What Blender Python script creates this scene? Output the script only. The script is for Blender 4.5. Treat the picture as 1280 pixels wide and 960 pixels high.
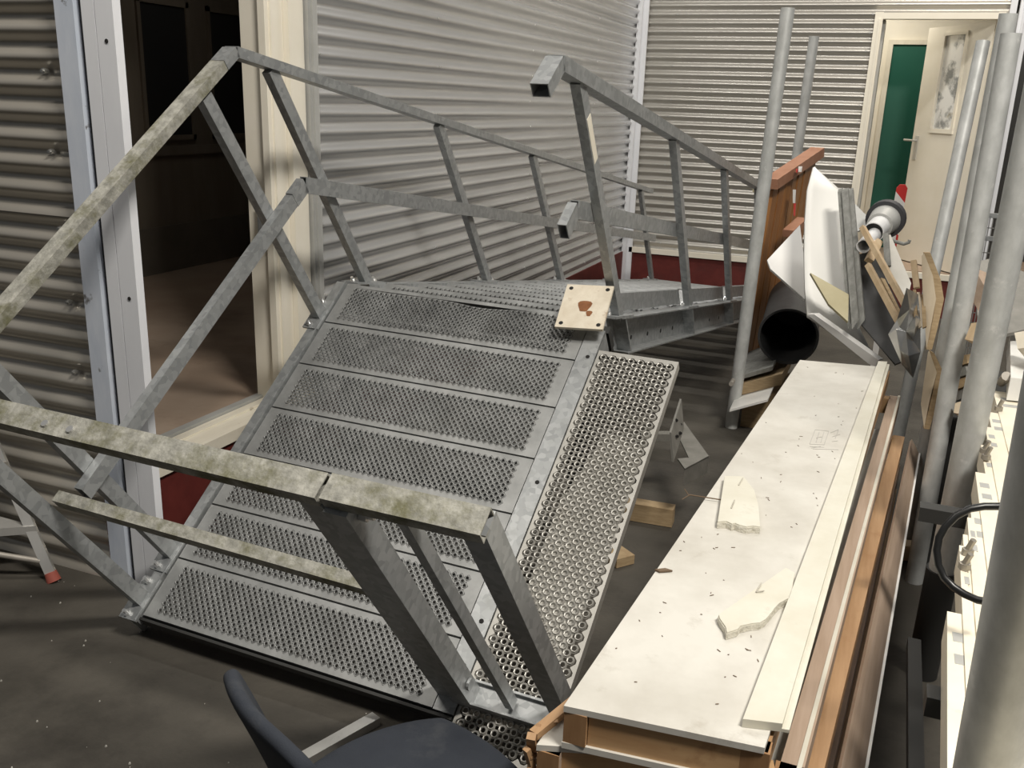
import bpy, math, random
from mathutils import Vector, Matrix
random.seed(7)
for o in list(bpy.data.objects): bpy.data.objects.remove(o)
scene = bpy.context.scene
COL = scene.collection
# ------------------------------------------------------------------ camera
F, PITCH, ROLL, YAW = 1160.15, 0.29597, 0.034823, 0.37720
CAM = Vector((0, 0, 1.6))
FW = Vector((-math.sin(YAW)*math.cos(PITCH), math.cos(YAW)*math.cos(PITCH), -math.sin(PITCH)))
r0 = Vector((math.cos(YAW), math.sin(YAW), 0)); u0 = r0.cross(FW)
RT = r0*math.cos(ROLL) + u0*math.sin(ROLL); UP = -r0*math.sin(ROLL) + u0*math.cos(ROLL)
cd = bpy.data.cameras.new('camera'); cam = bpy.data.objects.new('camera', cd); COL.objects.link(cam)
cd.sensor_width = 36; cd.lens = 36*F/1280; cd.clip_start = 0.02; cd.clip_end = 100
cam.matrix_world = Matrix(((RT.x, UP.x, -FW.x, CAM.x), (RT.y, UP.y, -FW.y, CAM.y), (RT.z, UP.z, -FW.z, CAM.z), (0, 0, 0, 1)))
scene.camera = cam
# ------------------------------------------------------------------ world, lamps, exposure
w = bpy.data.worlds.new('world'); scene.world = w; w.use_nodes = True
w.node_tree.nodes['Background'].inputs[0].default_value = (0.93, 0.96, 1.0, 1)
w.node_tree.nodes['Background'].inputs[1].default_value = 0.09
def area(name, loc, target, sx, sy, power, col=(1, 0.95, 0.87)):
    l = bpy.data.lights.new(name, 'AREA'); l.shape = 'RECTANGLE'; l.size = sx; l.size_y = sy; l.energy = power; l.color = col
    o = bpy.data.objects.new(name, l); COL.objects.link(o); o.location = loc
    o.rotation_euler = (Vector(target)-Vector(loc)).to_track_quat('-Z', 'Y').to_euler(); return o
area('hall_lamp', (1.45, 0.55, 4.8), (-0.2, 2.6, 0.3), 1.3, 0.4, 250)
area('hall_lamp', (-1.0, 5.6, 5.0), (-1.25, 5.6, 0), 0.25, 3.6, 105, (1, 0.97, 0.92))
area('hall_lamp', (0.5, 7.0, 4.6), (0.4, 7.4, 0.6), 1.4, 0.25, 60, (1, 0.91, 0.78))
area('hall_lamp', (-2.4, 0.9, 5.0), (-2.5, 1.3, 0), 2.0, 0.25, 60, (1, 0.94, 0.85))
area('corridor_fill', (-0.3, 9.1, 2.7), (-0.2, 9.3, 0), .5, .2, 9, (1, .95, .85))  # added fill to brighten the corridor, no source visible there
area('room_fill', (-3.6, 5.0, 3.0), (-3.6, 4.6, 0), .8, .3, 2.2)  # added fill to lift the dim room, not an actual fitting
scene.view_settings.view_transform = 'Standard'; scene.view_settings.look = 'None'
scene.view_settings.exposure = 0.0; scene.view_settings.gamma = 1; scene.view_settings.use_curve_mapping = False

# ------------------------------------------------------------------ helpers: rays into the room
def ray(x, y): return RT*((x-640)/F) + UP*(-(y-480)/F) + FW
def at(x, y, Y): d = ray(x, y); return CAM + d*(Y/d.y)
def atX(x, y, X): d = ray(x, y); return CAM + d*(X/d.x)
def atZ(x, y, Z): d = ray(x, y); return CAM + d*((Z-1.6)/d.z)
V = Vector
# ------------------------------------------------------------------ mesh builder
class MB:
    def __init__(s): s.v = []; s.f = []
    def add(s, vs, fs):
        n = len(s.v); s.v += [Vector(p) for p in vs]; s.f += [tuple(i+n for i in f) for f in fs]; return s
    def box(s, lo, hi):
        x0, y0, z0 = lo; x1, y1, z1 = hi
        return s.add([(x0,y0,z0),(x1,y0,z0),(x1,y1,z0),(x0,y1,z0),(x0,y0,z1),(x1,y0,z1),(x1,y1,z1),(x0,y1,z1)],
            [(0,3,2,1),(4,5,6,7),(0,1,5,4),(1,2,6,5),(2,3,7,6),(3,0,4,7)])
    def bar(s, p, q, wd, ht, up=(0, 0, 1), wall=0):      # rectangular bar or open tube between two points
        p, q = Vector(p), Vector(q); d = (q-p).normalized(); side = d.cross(Vector(up)).normalized(); u = side.cross(d)
        def ring(c, a, b): return [c-side*a/2-u*b/2, c+side*a/2-u*b/2, c+side*a/2+u*b/2, c-side*a/2+u*b/2]
        if not wall:
            return s.add(ring(p, wd, ht)+ring(q, wd, ht), [(3,2,1,0),(4,5,6,7)]+[(i,(i+1)%4,4+(i+1)%4,4+i) for i in range(4)])
        vs = ring(p, wd, ht)+ring(q, wd, ht)+ring(p, wd-2*wall, ht-2*wall)+ring(q, wd-2*wall, ht-2*wall)
        fs = []
        for i in range(4):
            j = (i+1)%4; fs += [(i,j,4+j,4+i),(8+j,8+i,12+i,12+j),(j,i,8+i,8+j),(4+i,4+j,12+j,12+i)]
        return s.add(vs, fs)
    def tube(s, p, q, r, n=20, r2=None, wall=0):
        p, q = Vector(p), Vector(q); d = (q-p).normalized(); r2 = r if r2 is None else r2
        a = d.orthogonal().normalized(); b = d.cross(a)
        C = [(math.cos(2*math.pi*i/n), math.sin(2*math.pi*i/n)) for i in range(n)]
        ring = lambda c, rr: [c+a*rr*x+b*rr*y for x, y in C]
        if not wall:
            return s.add(ring(p, r)+ring(q, r2), [tuple(range(n-1,-1,-1)), tuple(range(n,2*n))]+[(i,(i+1)%n,n+(i+1)%n,n+i) for i in range(n)])
        vs = ring(p, r)+ring(q, r2)+ring(p, r-wall)+ring(q, r2-wall); fs = []
        for i in range(n):
            j = (i+1)%n; fs += [(i,j,n+j,n+i),(2*n+j,2*n+i,3*n+i,3*n+j),(j,i,2*n+i,2*n+j),(n+i,n+j,3*n+j,3*n+i)]
        return s.add(vs, fs)
    def prism(s, pts, off):
        pts = [Vector(p) for p in pts]; off = Vector(off); n = len(pts)
        nm = Vector((0,0,0))
        for i in range(n): nm += pts[i].cross(pts[(i+1)%n])
        if nm.dot(off) > 0: pts = pts[::-1]
        return s.add(pts+[p+off for p in pts], [tuple(range(n)), tuple(range(2*n-1, n-1, -1))]+[(i,n+i,n+(i+1)%n,(i+1)%n) for i in range(n)])
    def path(s, pts, r, n=10):
        pts = [Vector(p) for p in pts]
        for i, p in enumerate(pts):
            d = (pts[min(i+1,len(pts)-1)]-pts[max(i-1,0)]).normalized()
            if i == 0: a = d.orthogonal().normalized()
            a = (a-d*a.dot(d)).normalized(); b = d.cross(a)
            s.v += [p+a*r*math.cos(2*math.pi*k/n)+b*r*math.sin(2*math.pi*k/n) for k in range(n)]
        b0 = len(s.v)-n*len(pts)
        for i in range(len(pts)-1):
            for k in range(n): s.f.append((b0+i*n+k, b0+i*n+(k+1)%n, b0+(i+1)*n+(k+1)%n, b0+(i+1)*n+k))
        s.f.append(tuple(b0+k for k in range(n-1,-1,-1))); s.f.append(tuple(b0+(len(pts)-1)*n+k for k in range(n)))
        return s
    def grid(s, fn, nu, nv):
        b0 = len(s.v)
        for j in range(nv+1):
            for i in range(nu+1): s.v.append(Vector(fn(i/nu, j/nv)))
        for j in range(nv):
            for i in range(nu): a = b0+j*(nu+1)+i; s.f.append((a, a+1, a+nu+2, a+nu+1))
        return s
    def mesh(s, name, mat, smooth=False):
        m = bpy.data.meshes.new(name); m.from_pydata([tuple(p) for p in s.v], [], s.f); m.materials.append(mat)
        if smooth:
            m.polygons.foreach_set('use_smooth', [True]*len(m.polygons))
        m.update(); return m
def shade(o, deg=40):
    m = o.data
    m.polygons.foreach_set('use_smooth', [True]*len(m.polygons))
    try: m.set_sharp_from_angle(angle=math.radians(deg))
    except Exception: pass
def part(name, mb, mat, parent, smooth=False, label=None, loc=None):
    me = mb.mesh(name, mat) if isinstance(mb, MB) else mb
    o = bpy.data.objects.new(name, me); COL.objects.link(o); o.parent = parent
    if loc is not None: o.location = loc
    if smooth and isinstance(mb, MB): shade(o, smooth if smooth is not True else 40)
    if label: o['label'] = label
    return o
def tag(o, label, cat, group=None, kind=None):
    o['label'] = label; o['category'] = cat
    if group: o['group'] = group
    if kind: o['kind'] = kind
    return o
def thing(name, label, cat, M=None, group=None, kind=None):
    o = bpy.data.objects.new(name, None); COL.objects.link(o); o.empty_display_size = 0.1
    if M is not None: o.matrix_world = M if isinstance(M, Matrix) else Matrix.Translation(Vector(M))
    return tag(o, label, cat, group, kind)
def single(name, mb, mat, label, cat, group=None, kind=None, smooth=False, base=None):
    lo = Vector(base) if base is not None else (sum(mb.v, Vector())/len(mb.v)).to_3d()
    if base is None: lo.z = min(p.z for p in mb.v)
    for p in mb.v: p -= lo
    o = bpy.data.objects.new(name, mb.mesh(name, mat)); COL.objects.link(o); o.location = lo
    if smooth: shade(o, smooth if smooth is not True else 40)
    return tag(o, label, cat, group, kind)
# ------------------------------------------------------------------ materials
def mat(name, col, rough=0.6, metal=0.0, col2=None, scale=8, stretch=None, detail=6, lo=0.35, hi=0.65, bump=0, bscale=None, kind='noise', spec=0.5, third=None, tscale=3, tlo=.55, thi=.7, rvar=0):
    m = bpy.data.materials.new(name); m.use_nodes = True; nt = m.node_tree; N = nt.nodes; L = nt.links
    b = N['Principled BSDF']; b.inputs['Roughness'].default_value = rough; b.inputs['Metallic'].default_value = metal
    b.inputs['Specular IOR Level'].default_value = spec
    b.inputs['Base Color'].default_value = (*col, 1)
    tc = N.new('ShaderNodeTexCoord'); mp = N.new('ShaderNodeMapping'); L.new(tc.outputs['Object'], mp.inputs[0])
    if stretch: mp.inputs['Scale'].default_value = stretch
    out = None
    if col2:
        if kind == 'voronoi':
            t = N.new('ShaderNodeTexVoronoi'); t.inputs['Scale'].default_value = scale; fac = N.new('ShaderNodeSeparateColor'); L.new(t.outputs['Color'], fac.inputs[0]); src = fac.outputs[0]
        else:
            t = N.new('ShaderNodeTexNoise'); t.inputs['Scale'].default_value = scale; t.inputs['Detail'].default_value = detail; src = t.outputs['Fac']
            t.inputs['Roughness'].default_value = .62
        L.new(mp.outputs[0], t.inputs['Vector'])
        r = N.new('ShaderNodeValToRGB'); r.color_ramp.elements[0].position = lo; r.color_ramp.elements[1].position = hi
        r.color_ramp.elements[0].color = (*col, 1); r.color_ramp.elements[1].color = (*col2, 1); L.new(src, r.inputs[0]); out = r.outputs[0]
    if third:
        t3 = N.new('ShaderNodeTexNoise'); t3.inputs['Scale'].default_value = tscale; t3.inputs['Detail'].default_value = 8; t3.inputs['Roughness'].default_value = .68; L.new(tc.outputs['Object'], t3.inputs['Vector'])
        r3 = N.new('ShaderNodeMapRange'); r3.inputs[1].default_value = tlo; r3.inputs[2].default_value = thi; L.new(t3.outputs['Fac'], r3.inputs[0])
        mx = N.new('ShaderNodeMix'); mx.data_type = 'RGBA'; L.new(r3.outputs[0], mx.inputs[0])
        if out: L.new(out, mx.inputs[6])
        else: mx.inputs[6].default_value = (*col, 1)
        mx.inputs[7].default_value = (*third, 1); out = mx.outputs[2]
        if metal > .3:
            mm = N.new('ShaderNodeMapRange'); mm.inputs[1].default_value = tlo; mm.inputs[2].default_value = thi; mm.inputs[3].default_value = metal; mm.inputs[4].default_value = 0
            L.new(t3.outputs['Fac'], mm.inputs[0]); L.new(mm.outputs[0], b.inputs['Metallic'])
    if out: L.new(out, b.inputs['Base Color'])
    if bump:
        tb = N.new('ShaderNodeTexNoise'); tb.inputs['Scale'].default_value = bscale or scale*3; tb.inputs['Detail'].default_value = 5; L.new(mp.outputs[0], tb.inputs['Vector'])
        bp = N.new('ShaderNodeBump'); bp.inputs['Strength'].default_value = bump; bp.inputs['Distance'].default_value = .01; L.new(tb.outputs['Fac'], bp.inputs['Height']); L.new(bp.outputs[0], b.inputs['Normal'])
    return m
M_galv = mat('galvanised_steel', (.31,.322,.325), .44, .5, (.42,.432,.435), 55, kind='voronoi', lo=.1, hi=.9, third=(.30,.31,.30), tscale=14, tlo=.55, thi=.8)
M_moss = mat('mossy_steel', (.24,.235,.205), .7, .2, (.44,.43,.38), 30, lo=.35, hi=.65, third=(.155,.15,.085), tscale=11, tlo=.47, thi=.66, bump=.3, bscale=90)
M_plank = mat('grating_steel', (.26,.265,.26), .50, .5, (.40,.405,.40), 12, lo=.3, hi=.7, third=(.24,.235,.22), tscale=2.5, tlo=.55, thi=.75)
M_panel = mat('worn_grating', (.36,.35,.32), .46, .4, (.50,.485,.45), 9, lo=.3, hi=.7, third=(.33,.30,.25), tscale=4, tlo=.55, thi=.75)
M_corr = mat('corrugated_zinc', (.52,.524,.52), .27, .6, (.62,.62,.615), 3, stretch=(1,.25,4), lo=.3, hi=.7)
M_corr2 = mat('corrugated_zinc_warm', (.43,.41,.37), .33, .55, (.52,.50,.46), 3, stretch=(.25,1,4), lo=.3, hi=.7)
M_corr3 = mat('corrugated_zinc_dull', (.47,.44,.385), .33, .55, (.54,.505,.445), 3, stretch=(.25,1,4), lo=.3, hi=.7)
M_screw = mat('screw_steel', (.55,.55,.53), .4, .9)
M_postw = mat('grey_white_paint', (.74,.75,.78), .45, 0, (.80,.81,.84), 6, stretch=(1,1,.3), third=(.35,.33,.30), tscale=9, tlo=.70, thi=.78)
M_trimb = mat('bluish_trim', (.52,.57,.66), .5, 0, (.64,.68,.75), 12, stretch=(1,1,.3), third=(.12,.11,.10), tscale=16, tlo=.62, thi=.70)
M_gask = mat('black_gasket', (.015,.015,.018), .6)
M_cream = mat('cream_paint', (.83,.775,.65), .42, 0, (.88,.83,.72), 5, lo=.3, hi=.7)
M_creamb = mat('cream_coating', (.80,.73,.58), .5, 0, (.86,.80,.67), 7, lo=.3, hi=.7, third=(.62,.53,.38), tscale=6, tlo=.66, thi=.78)
M_grtrim = mat('grey_trim', (.42,.42,.40), .45, .1, (.48,.48,.46), 9)
M_red = mat('red_plinth', (.105,.015,.012), .65, 0, (.14,.022,.017), 12, third=(.10,.02,.016), tscale=5)
M_tan = mat('tan_floor', (.36,.26,.19), .6, 0, (.46,.36,.28), 2.2, lo=.3, hi=.7, third=(.24,.17,.12), tscale=1.6, tlo=.5, thi=.72)
M_sill = mat('pale_sill', (.72,.66,.54), .55, 0, (.80,.75,.63), 10, stretch=(3,.4,1), third=(.35,.28,.2), tscale=12, tlo=.66, thi=.74)
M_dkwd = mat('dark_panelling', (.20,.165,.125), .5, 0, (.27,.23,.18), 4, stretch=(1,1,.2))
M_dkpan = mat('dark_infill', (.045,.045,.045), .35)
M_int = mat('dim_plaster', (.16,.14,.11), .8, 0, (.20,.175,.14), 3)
M_conc = mat('concrete_floor', (.052,.046,.037), .75, 0, (.095,.085,.069), 2.2, lo=.3, hi=.72, third=(.028,.024,.019), tscale=1.4, tlo=.5, thi=.68, bump=.25, bscale=60)
M_gyp = mat('dusty_white_board', (.50,.475,.42), .8, 0, (.66,.64,.585), 3.0, lo=.32, hi=.62, third=(.38,.345,.285), tscale=8, tlo=.60, thi=.84)
M_gyedge = mat('board_edge', (.42,.39,.33), .85, 0, (.55,.52,.45), 30)
M_strip = mat('cream_batten', (.62,.59,.49), .6, 0, (.70,.68,.59), 6, third=(.46,.42,.33), tscale=8, tlo=.60, thi=.8)
M_core = mat('broken_gypsum', (.62,.59,.50), .9, 0, (.74,.71,.62), 60, bump=.6, bscale=120)
M_pine = mat('pine_timber', (.33,.185,.085), .6, 0, (.46,.285,.15), 5, stretch=(8,.6,8), lo=.3, hi=.7, third=(.30,.15,.06), tscale=4, tlo=.6, thi=.75)
M_pineF = mat('pine_end_rail', (.42,.24,.11), .6, 0, (.55,.35,.18), 5, stretch=(.6,8,8), lo=.3, hi=.7, third=(.30,.15,.06), tscale=7, tlo=.6, thi=.75)
M_pink = mat('pink_timber', (.36,.26,.185), .65, 0, (.48,.365,.28), 5, stretch=(8,.5,8), lo=.3, hi=.7)
M_dkend = mat('dark_end_grain', (.28,.15,.065), .7, 0, (.37,.21,.10), 25, stretch=(1,1,.3))
M_hardw = mat('varnished_hardwood', (.28,.115,.035), .42, 0, (.42,.20,.07), 6, stretch=(6,6,.5), lo=.3, hi=.7)
M_hardcap = mat('reddish_hardwood', (.33,.155,.09), .5, 0, (.42,.22,.14), 6, stretch=(1,1,1))
M_white = mat('white_laminate', (.80,.79,.77), .35, 0, (.84,.83,.80), 3)
M_whiteC = mat('white_hardboard', (.83,.82,.78), .4)
M_olive = mat('olive_board', (.42,.37,.22), .6, 0, (.50,.45,.29), 5)
M_gywd = mat('weathered_grey_wood', (.17,.17,.155), .85, 0, (.30,.30,.28), 6, stretch=(6,6,.6), lo=.3, hi=.7, bump=.4)
M_dksht = mat('dark_grey_sheet', (.05,.05,.05), .45, .2, (.08,.08,.08), 5)
M_ply = mat('pale_plywood', (.58,.48,.34), .65, 0, (.68,.58,.44), 5, stretch=(3,3,.6))
M_plyE = mat('plywood_edge', (.34,.24,.13), .75, 0, (.46,.34,.2), 20, stretch=(1,1,6))
M_lath = mat('lath_wood', (.55,.40,.24), .65, 0, (.66,.51,.33), 6, stretch=(4,4,1))
M_crump = mat('crumpled_foil', (.50,.50,.49), .3, .85, (.62,.62,.61), 8, bump=.5, bscale=14)
M_duct = mat('black_plastic', (.035,.035,.036), .5, 0, (.06,.06,.06), 8)
M_pvc = mat('white_pvc', (.80,.80,.80), .35)
M_dpvc = mat('dark_grey_rubber', (.05,.05,.055), .55)
M_redp = mat('signal_red', (.62,.035,.03), .45)
M_whp = mat('signal_white', (.82,.80,.77), .45)
M_pipe = mat('zinc_pipe', (.46,.47,.455), .5, .25, (.62,.63,.615), 20, lo=.35, hi=.65, third=(.70,.70,.68), tscale=18, tlo=.60, thi=.72, stretch=(1,1,.5))
M_navy = mat('navy_felt', (.016,.020,.029), .9, 0, (.027,.032,.042), 7, lo=.3, hi=.7, third=(.060,.063,.068), tscale=4.5, tlo=.56, thi=.76, bump=.12, bscale=400)
M_alu = mat('aluminium', (.62,.61,.58), .42, .6, (.72,.71,.68), 10, stretch=(1,1,.3), third=(.35,.33,.3), tscale=9, tlo=.62, thi=.74)
M_alub = mat('dirty_aluminium', (.36,.33,.29), .5, .4, (.46,.43,.38), 10, third=(.22,.15,.11), tscale=7, tlo=.55, thi=.72)
M_cap = mat('faded_red_rubber', (.42,.11,.08), .7)
M_rust = mat('rusty_plate', (.56,.49,.38), .75, 0, (.68,.62,.51), 22, lo=.3, hi=.7, third=(.30,.18,.09), tscale=16, tlo=.60, thi=.74)
M_rustd = mat('rust_stain', (.17,.065,.022), .9, 0, (.24,.10,.04), 40)
M_black = mat('black_rubber_cable', (.012,.012,.012), .35)
M_bolt = mat('bolt_steel', (.40,.37,.32), .5, .7)
M_boltb = mat('bright_bolt', (.75,.75,.74), .3, .8)
M_hole = mat('hole_dark', (.012,.011,.010), .9)
M_green = mat('green_door_paint', (.010,.105,.070), .45)
M_glass = mat('painted_reflection_pane', (.30,.31,.31), .12, .1, (.92,.92,.90), 5, lo=.42, hi=.52, third=(.42,.34,.16), tscale=7, tlo=.60, thi=.68)  # white patches paint a lamp reflection into the base colour
M_wire = mat('wire', (.30,.30,.29), .5, .6)
M_dark = mat('dark_steel', (.05,.05,.048), .6, .4)
M_gbeam = mat('dull_beam', (.19,.185,.165), .6, .3, (.26,.25,.225), 14)
M_pencil = mat('pencil_line', (.46,.44,.41), .9)
M_crumb = mat('plaster_crumb', (.62,.60,.54), .9)
M_debris = mat('wood_debris', (.16,.11,.07), .9)

# ================================================================== SETTING
XM, YB, YL = -2.22, 8.3, 2.12
single('floor', MB().box((-25, -25, -.1), (25, 25, 0)), M_conc, 'dark stained concrete hall floor', 'floor', kind='structure', base=(0,0,0))
def corr(fn, along, z0, z1, pitch, amp, seg=10):          # fn(s, z, d) -> world point, s along the wall, d out of the wall
    mb = MB(); n = int((z1-z0)/pitch*seg)
    mb.grid(lambda a, b: fn(along[0]+(along[1]-along[0])*a, z0+(z1-z0)*b, amp*math.cos(2*math.pi*((z0+(z1-z0)*b))/pitch)), 3, n)
    return mb
def screws(pts, nrm):
    mb = MB()
    for p in pts: mb.tube(V(p)-V(nrm)*.012, V(p)+V(nrm)*.004, .008, 8); mb.tube(V(p)+V(nrm)*.003, V(p)+V(nrm)*.010, .005, 6)
    return mb
# --- left wall (faces the camera)
wl = thing('wall_left', 'dull corrugated metal wall at the far left beside the doorway', 'wall', (-3.2, YL, 0), kind='structure')
def loc(mb, o):
    inv = o.matrix_world.inverted()
    for i, p in enumerate(mb.v): mb.v[i] = inv @ p
    return mb
bpy.context.view_layer.update()
P76 = .0762
part('corrugated_sheet', loc(corr(lambda s, z, d: (s, YL+.012-d, z), (-4.8, -2.225), 0, 1.24, P76, .0135), wl), M_corr3, wl, smooth=60)
part('corrugated_sheet', loc(corr(lambda s, z, d: (s, YL+.009-d, z), (-4.8, -2.225), 1.22, 3.0, P76, .0135), wl), M_corr3, wl, smooth=60)
sp = []
for zz in range(3, 38, 3):
    for xx in (-2.34, -2.95, -3.6): sp.append((xx+random.uniform(-.01,.01), YL+.002-.0, zz*P76+.5*P76))
o = part('screws', loc(screws(sp, (0,-1,0)), wl), M_screw, wl); o['kind'] = 'stuff'
# --- corner post of the doorway
def strip(name, mb, m, label, cat='trim'): return single(name, mb, m, label, cat, kind='structure')
strip('trim_1', MB().box((-2.235, YL-.035, 0), (-2.165, YL+.02, 3)), M_trimb, 'bluish flaking metal edge strip beside the corrugated left wall')
strip('trim_2', MB().box((-2.163, YL-.015, 0), (-2.142, YL+.05, 3)), M_gask, 'black rubber gasket strip along the doorway post')
pw = thing('trim_3', 'grey white painted timber doorway post of two boards', 'trim', (-2.09, YL, 0), kind='structure')
part('board', MB().box((-.052, -.03, 0), (-.006, .0, 3)), M_postw, pw)
part('board', MB().box((-.003, -.03, 0), (.060, .0, 3)), M_postw, pw)
mb = MB()
for z in (.25, .62, 1.0, 1.38, 1.72): mb.tube((.03, -.032, z), (.03, -.029, z), .006, 8)
part('nail_holes', mb, M_hole, pw)['kind'] = 'stuff'
# --- long middle wall
wm = thing('wall_middle', 'bright corrugated metal wall running from the doorway to the back corner', 'wall', (XM, 5.8, 0), kind='structure')
bpy.context.view_layer.update()
for z0, z1, dx in ((.32, 1.22, 0), (1.19, 2.29, .003), (2.26, 3.3, .006)):
    part('corrugated_sheet', loc(corr(lambda s, z, d: (XM-.012+d+dx, s, z), (3.34, YB), z0, z1, P76, .0135), wm), M_corr, wm, smooth=60)
sp = []
for yy in (3.36, 4.45, 5.75, 7.1, 8.1):
    for zz in range(5, 42, 2 if yy > 5 else 3): sp.append((XM-.004, yy+random.uniform(-.02,.02), zz*P76))
o = part('screws', loc(screws(sp, (1,0,0)), wm), M_screw, wm); o['kind'] = 'stuff'
single('baseboard_middle', MB().box((XM-.06, 2.125, 0), (XM+.004, YB, .32)), M_red, 'dark red plinth below doorway and middle wall', 'plinth', kind='structure')
ds = thing('trim_4', 'worn pale timber threshold of the dark doorway', 'threshold', (XM, 2.7, .32), kind='structure')
part('sill_board', MB().box((-.13, -.57, 0), (.02, .56, .045)), M_sill, ds)
part('sill_strip', MB().box((-.17, -.52, 0), (-.135, .56, .055)), M_grtrim, ds)
part('sill_strip', MB().box((-.09, -.52, .046), (-.075, .56, .052)), M_sill, ds)
dj = thing('trim_5', 'cream painted door jamb at the right of the dark doorway', 'door frame', (XM, 3.16, .32), kind='structure')
part('jamb_board', MB().box((-.16, -.075, 0), (-.02, .0, 2.9)), M_cream, dj)
part('jamb_board', MB().box((-.16, .002, 0), (.005, .10, 2.9)), M_cream, dj)
part('jamb_bead', MB().box((-.06, -.10, 0), (-.03, -.075, 2.9)), M_cream, dj)
sp_ = part('strike_plate', MB().box((-.10, -.102, .70), (-.065, -.0995, .86)).box((-.095,-.104,.75),(-.075,-.101,.80)), M_galv, dj, label='metal strike plate')
strip('trim_6', MB().box((XM-.03, 3.27, .32), (XM+.02, 3.335, 3.2)).box((XM-.03, 3.285, .32), (XM+.032, 3.30, 3.2)), M_grtrim, 'grey metal edge profile between cream jamb and corrugated wall')
ct = thing('trim_7', 'pale ribbed metal corner profile where middle and back walls meet', 'trim', (XM, YB, 0), kind='structure')
part('profile_strip', MB().box((-.01, -.075, .02), (.03, -.04, 3.3)), M_postw, ct)
part('profile_strip', MB().box((-.01, -.032, .02), (.045, -.006, 3.3)), M_postw, ct)
part('profile_strip', MB().box((.02, -.03, .02), (.075, -.012, 3.3)), M_postw, ct)
# --- back wall
wb = thing('wall_back', 'corrugated metal back wall around the cream door', 'wall', (-1, YB, 0), kind='structure')
bpy.context.view_layer.update()
PB = .0690
DL, DR, DT, DB = at(1103, 30, YB).x, at(1247, 25, YB).x, at(1160, 24, YB).z, .36
part('corrugated_sheet', loc(corr(lambda s, z, d: (s, YB+.012-d, z), (XM, DL-.05), .34, 3.3, PB, .0125), wb), M_corr2, wb, smooth=60)
part('corrugated_sheet', loc(corr(lambda s, z, d: (s, YB+.012-d, z), (DL-.05, DR+.09), DT+.045, 3.3, PB, .0125), wb), M_corr2, wb, smooth=60)
sp = []
for xx in (-1.9, -.98, DL-.09):
    for zz in range(6, 44, 2): sp.append((xx+random.uniform(-.01,.01), YB+.004, zz*PB))
o = part('screws', loc(screws(sp, (0,-1,0)), wb), M_screw, wb); o['kind'] = 'stuff'
single('baseboard_back', MB().box((XM, YB-.005, 0), (2.2, YB+.07, .315)), M_red, 'dark red plinth along the foot of the back wall', 'plinth', kind='structure')
single('trim_8', MB().box((XM, YB-.03, .315), (2.2, YB+.02, .36)), M_cream, 'pale sill strip along the top of the red back plinth', 'trim', kind='structure')
bf = thing('trim_9', 'cream painted door frame around the open back door', 'door frame', ((DL+DR)/2, YB, DB), kind='structure')
hw = (DR-DL)/2; hh = DT-DB
part('jamb', MB().box((-hw-.06, -.03, 0), (-hw, .06, hh+.05)).box((-hw-.03, -.04, 0), (-hw-.015, -.03, hh)), M_cream, bf)
part('jamb', MB().box((hw, -.03, 0), (hw+.05, .06, hh+.05)), M_cream, bf)
part('head', MB().box((-hw, -.03, hh), (hw, .06, hh+.045)), M_cream, bf)
part('reveal', MB().box((-hw-.02, .06, 0), (-hw+.02, .30, hh)), M_grtrim, bf)
# door leaf, hinged right, swung into the corridor
Hh, Hf = V((DR-.005, YB+.05, DB+.01)), V((at(1162, 35, 9.0).x, 9.0, DB+.01))
dx = (Hf-Hh).normalized(); dl = (Hf-Hh).length; dn = V((-dx.y, dx.x, 0)); dn = dn if dn.y < 0 else -dn
Md = Matrix(((dx.x, -dn.x, 0, Hh.x), (dx.y, -dn.y, 0, Hh.y), (0, 0, 1, Hh.z), (0, 0, 0, 1)))   # x along the leaf from the hinge, y away from the viewer
dleaf = thing('door_1', 'cream door standing open with a narrow glazed pane and lever handle', 'door', Md, kind='structure')
dh = hh-.02
g0, g1, gz0, gz1 = .30, .56, 1.12, 1.86
lf = MB().box((0, 0, 0), (g0, .04, dh)).box((g1, 0, 0), (dl, .04, dh)).box((g0, 0, 0), (g1, .04, gz0)).box((g0, 0, gz1), (g1, .04, dh))
part('leaf', lf, M_cream, dleaf)
fr = MB()
for a, b in (((g0-.02, -.012, gz0-.03), (g1+.02, 0, gz0+.005)), ((g0-.02, -.012, gz1-.005), (g1+.02, 0, gz1+.02)), ((g0-.02, -.012, gz0), (g0+.005, 0, gz1)), ((g1-.005, -.012, gz0), (g1+.02, 0, gz1))): fr.box(a, b)
part('pane_frame', fr, M_cream, dleaf)
part('pane', MB().box((g0, .012, gz0), (g1, .018, gz1)), M_glass, dleaf, label='glass pane with a lamp reflection painted on as pale mottling')
part('handle', MB().box((dl-.085, -.008, .86), (dl-.045, 0, 1.06)).tube((dl-.065, -.045, 1.02), (dl-.065, 0, 1.02), .01, 10).tube((dl-.065, -.045, 1.02), (dl+.05, -.045, 1.02), .009, 10), M_alu, dleaf, label='metal lever handle on a back plate', smooth=True)
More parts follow.
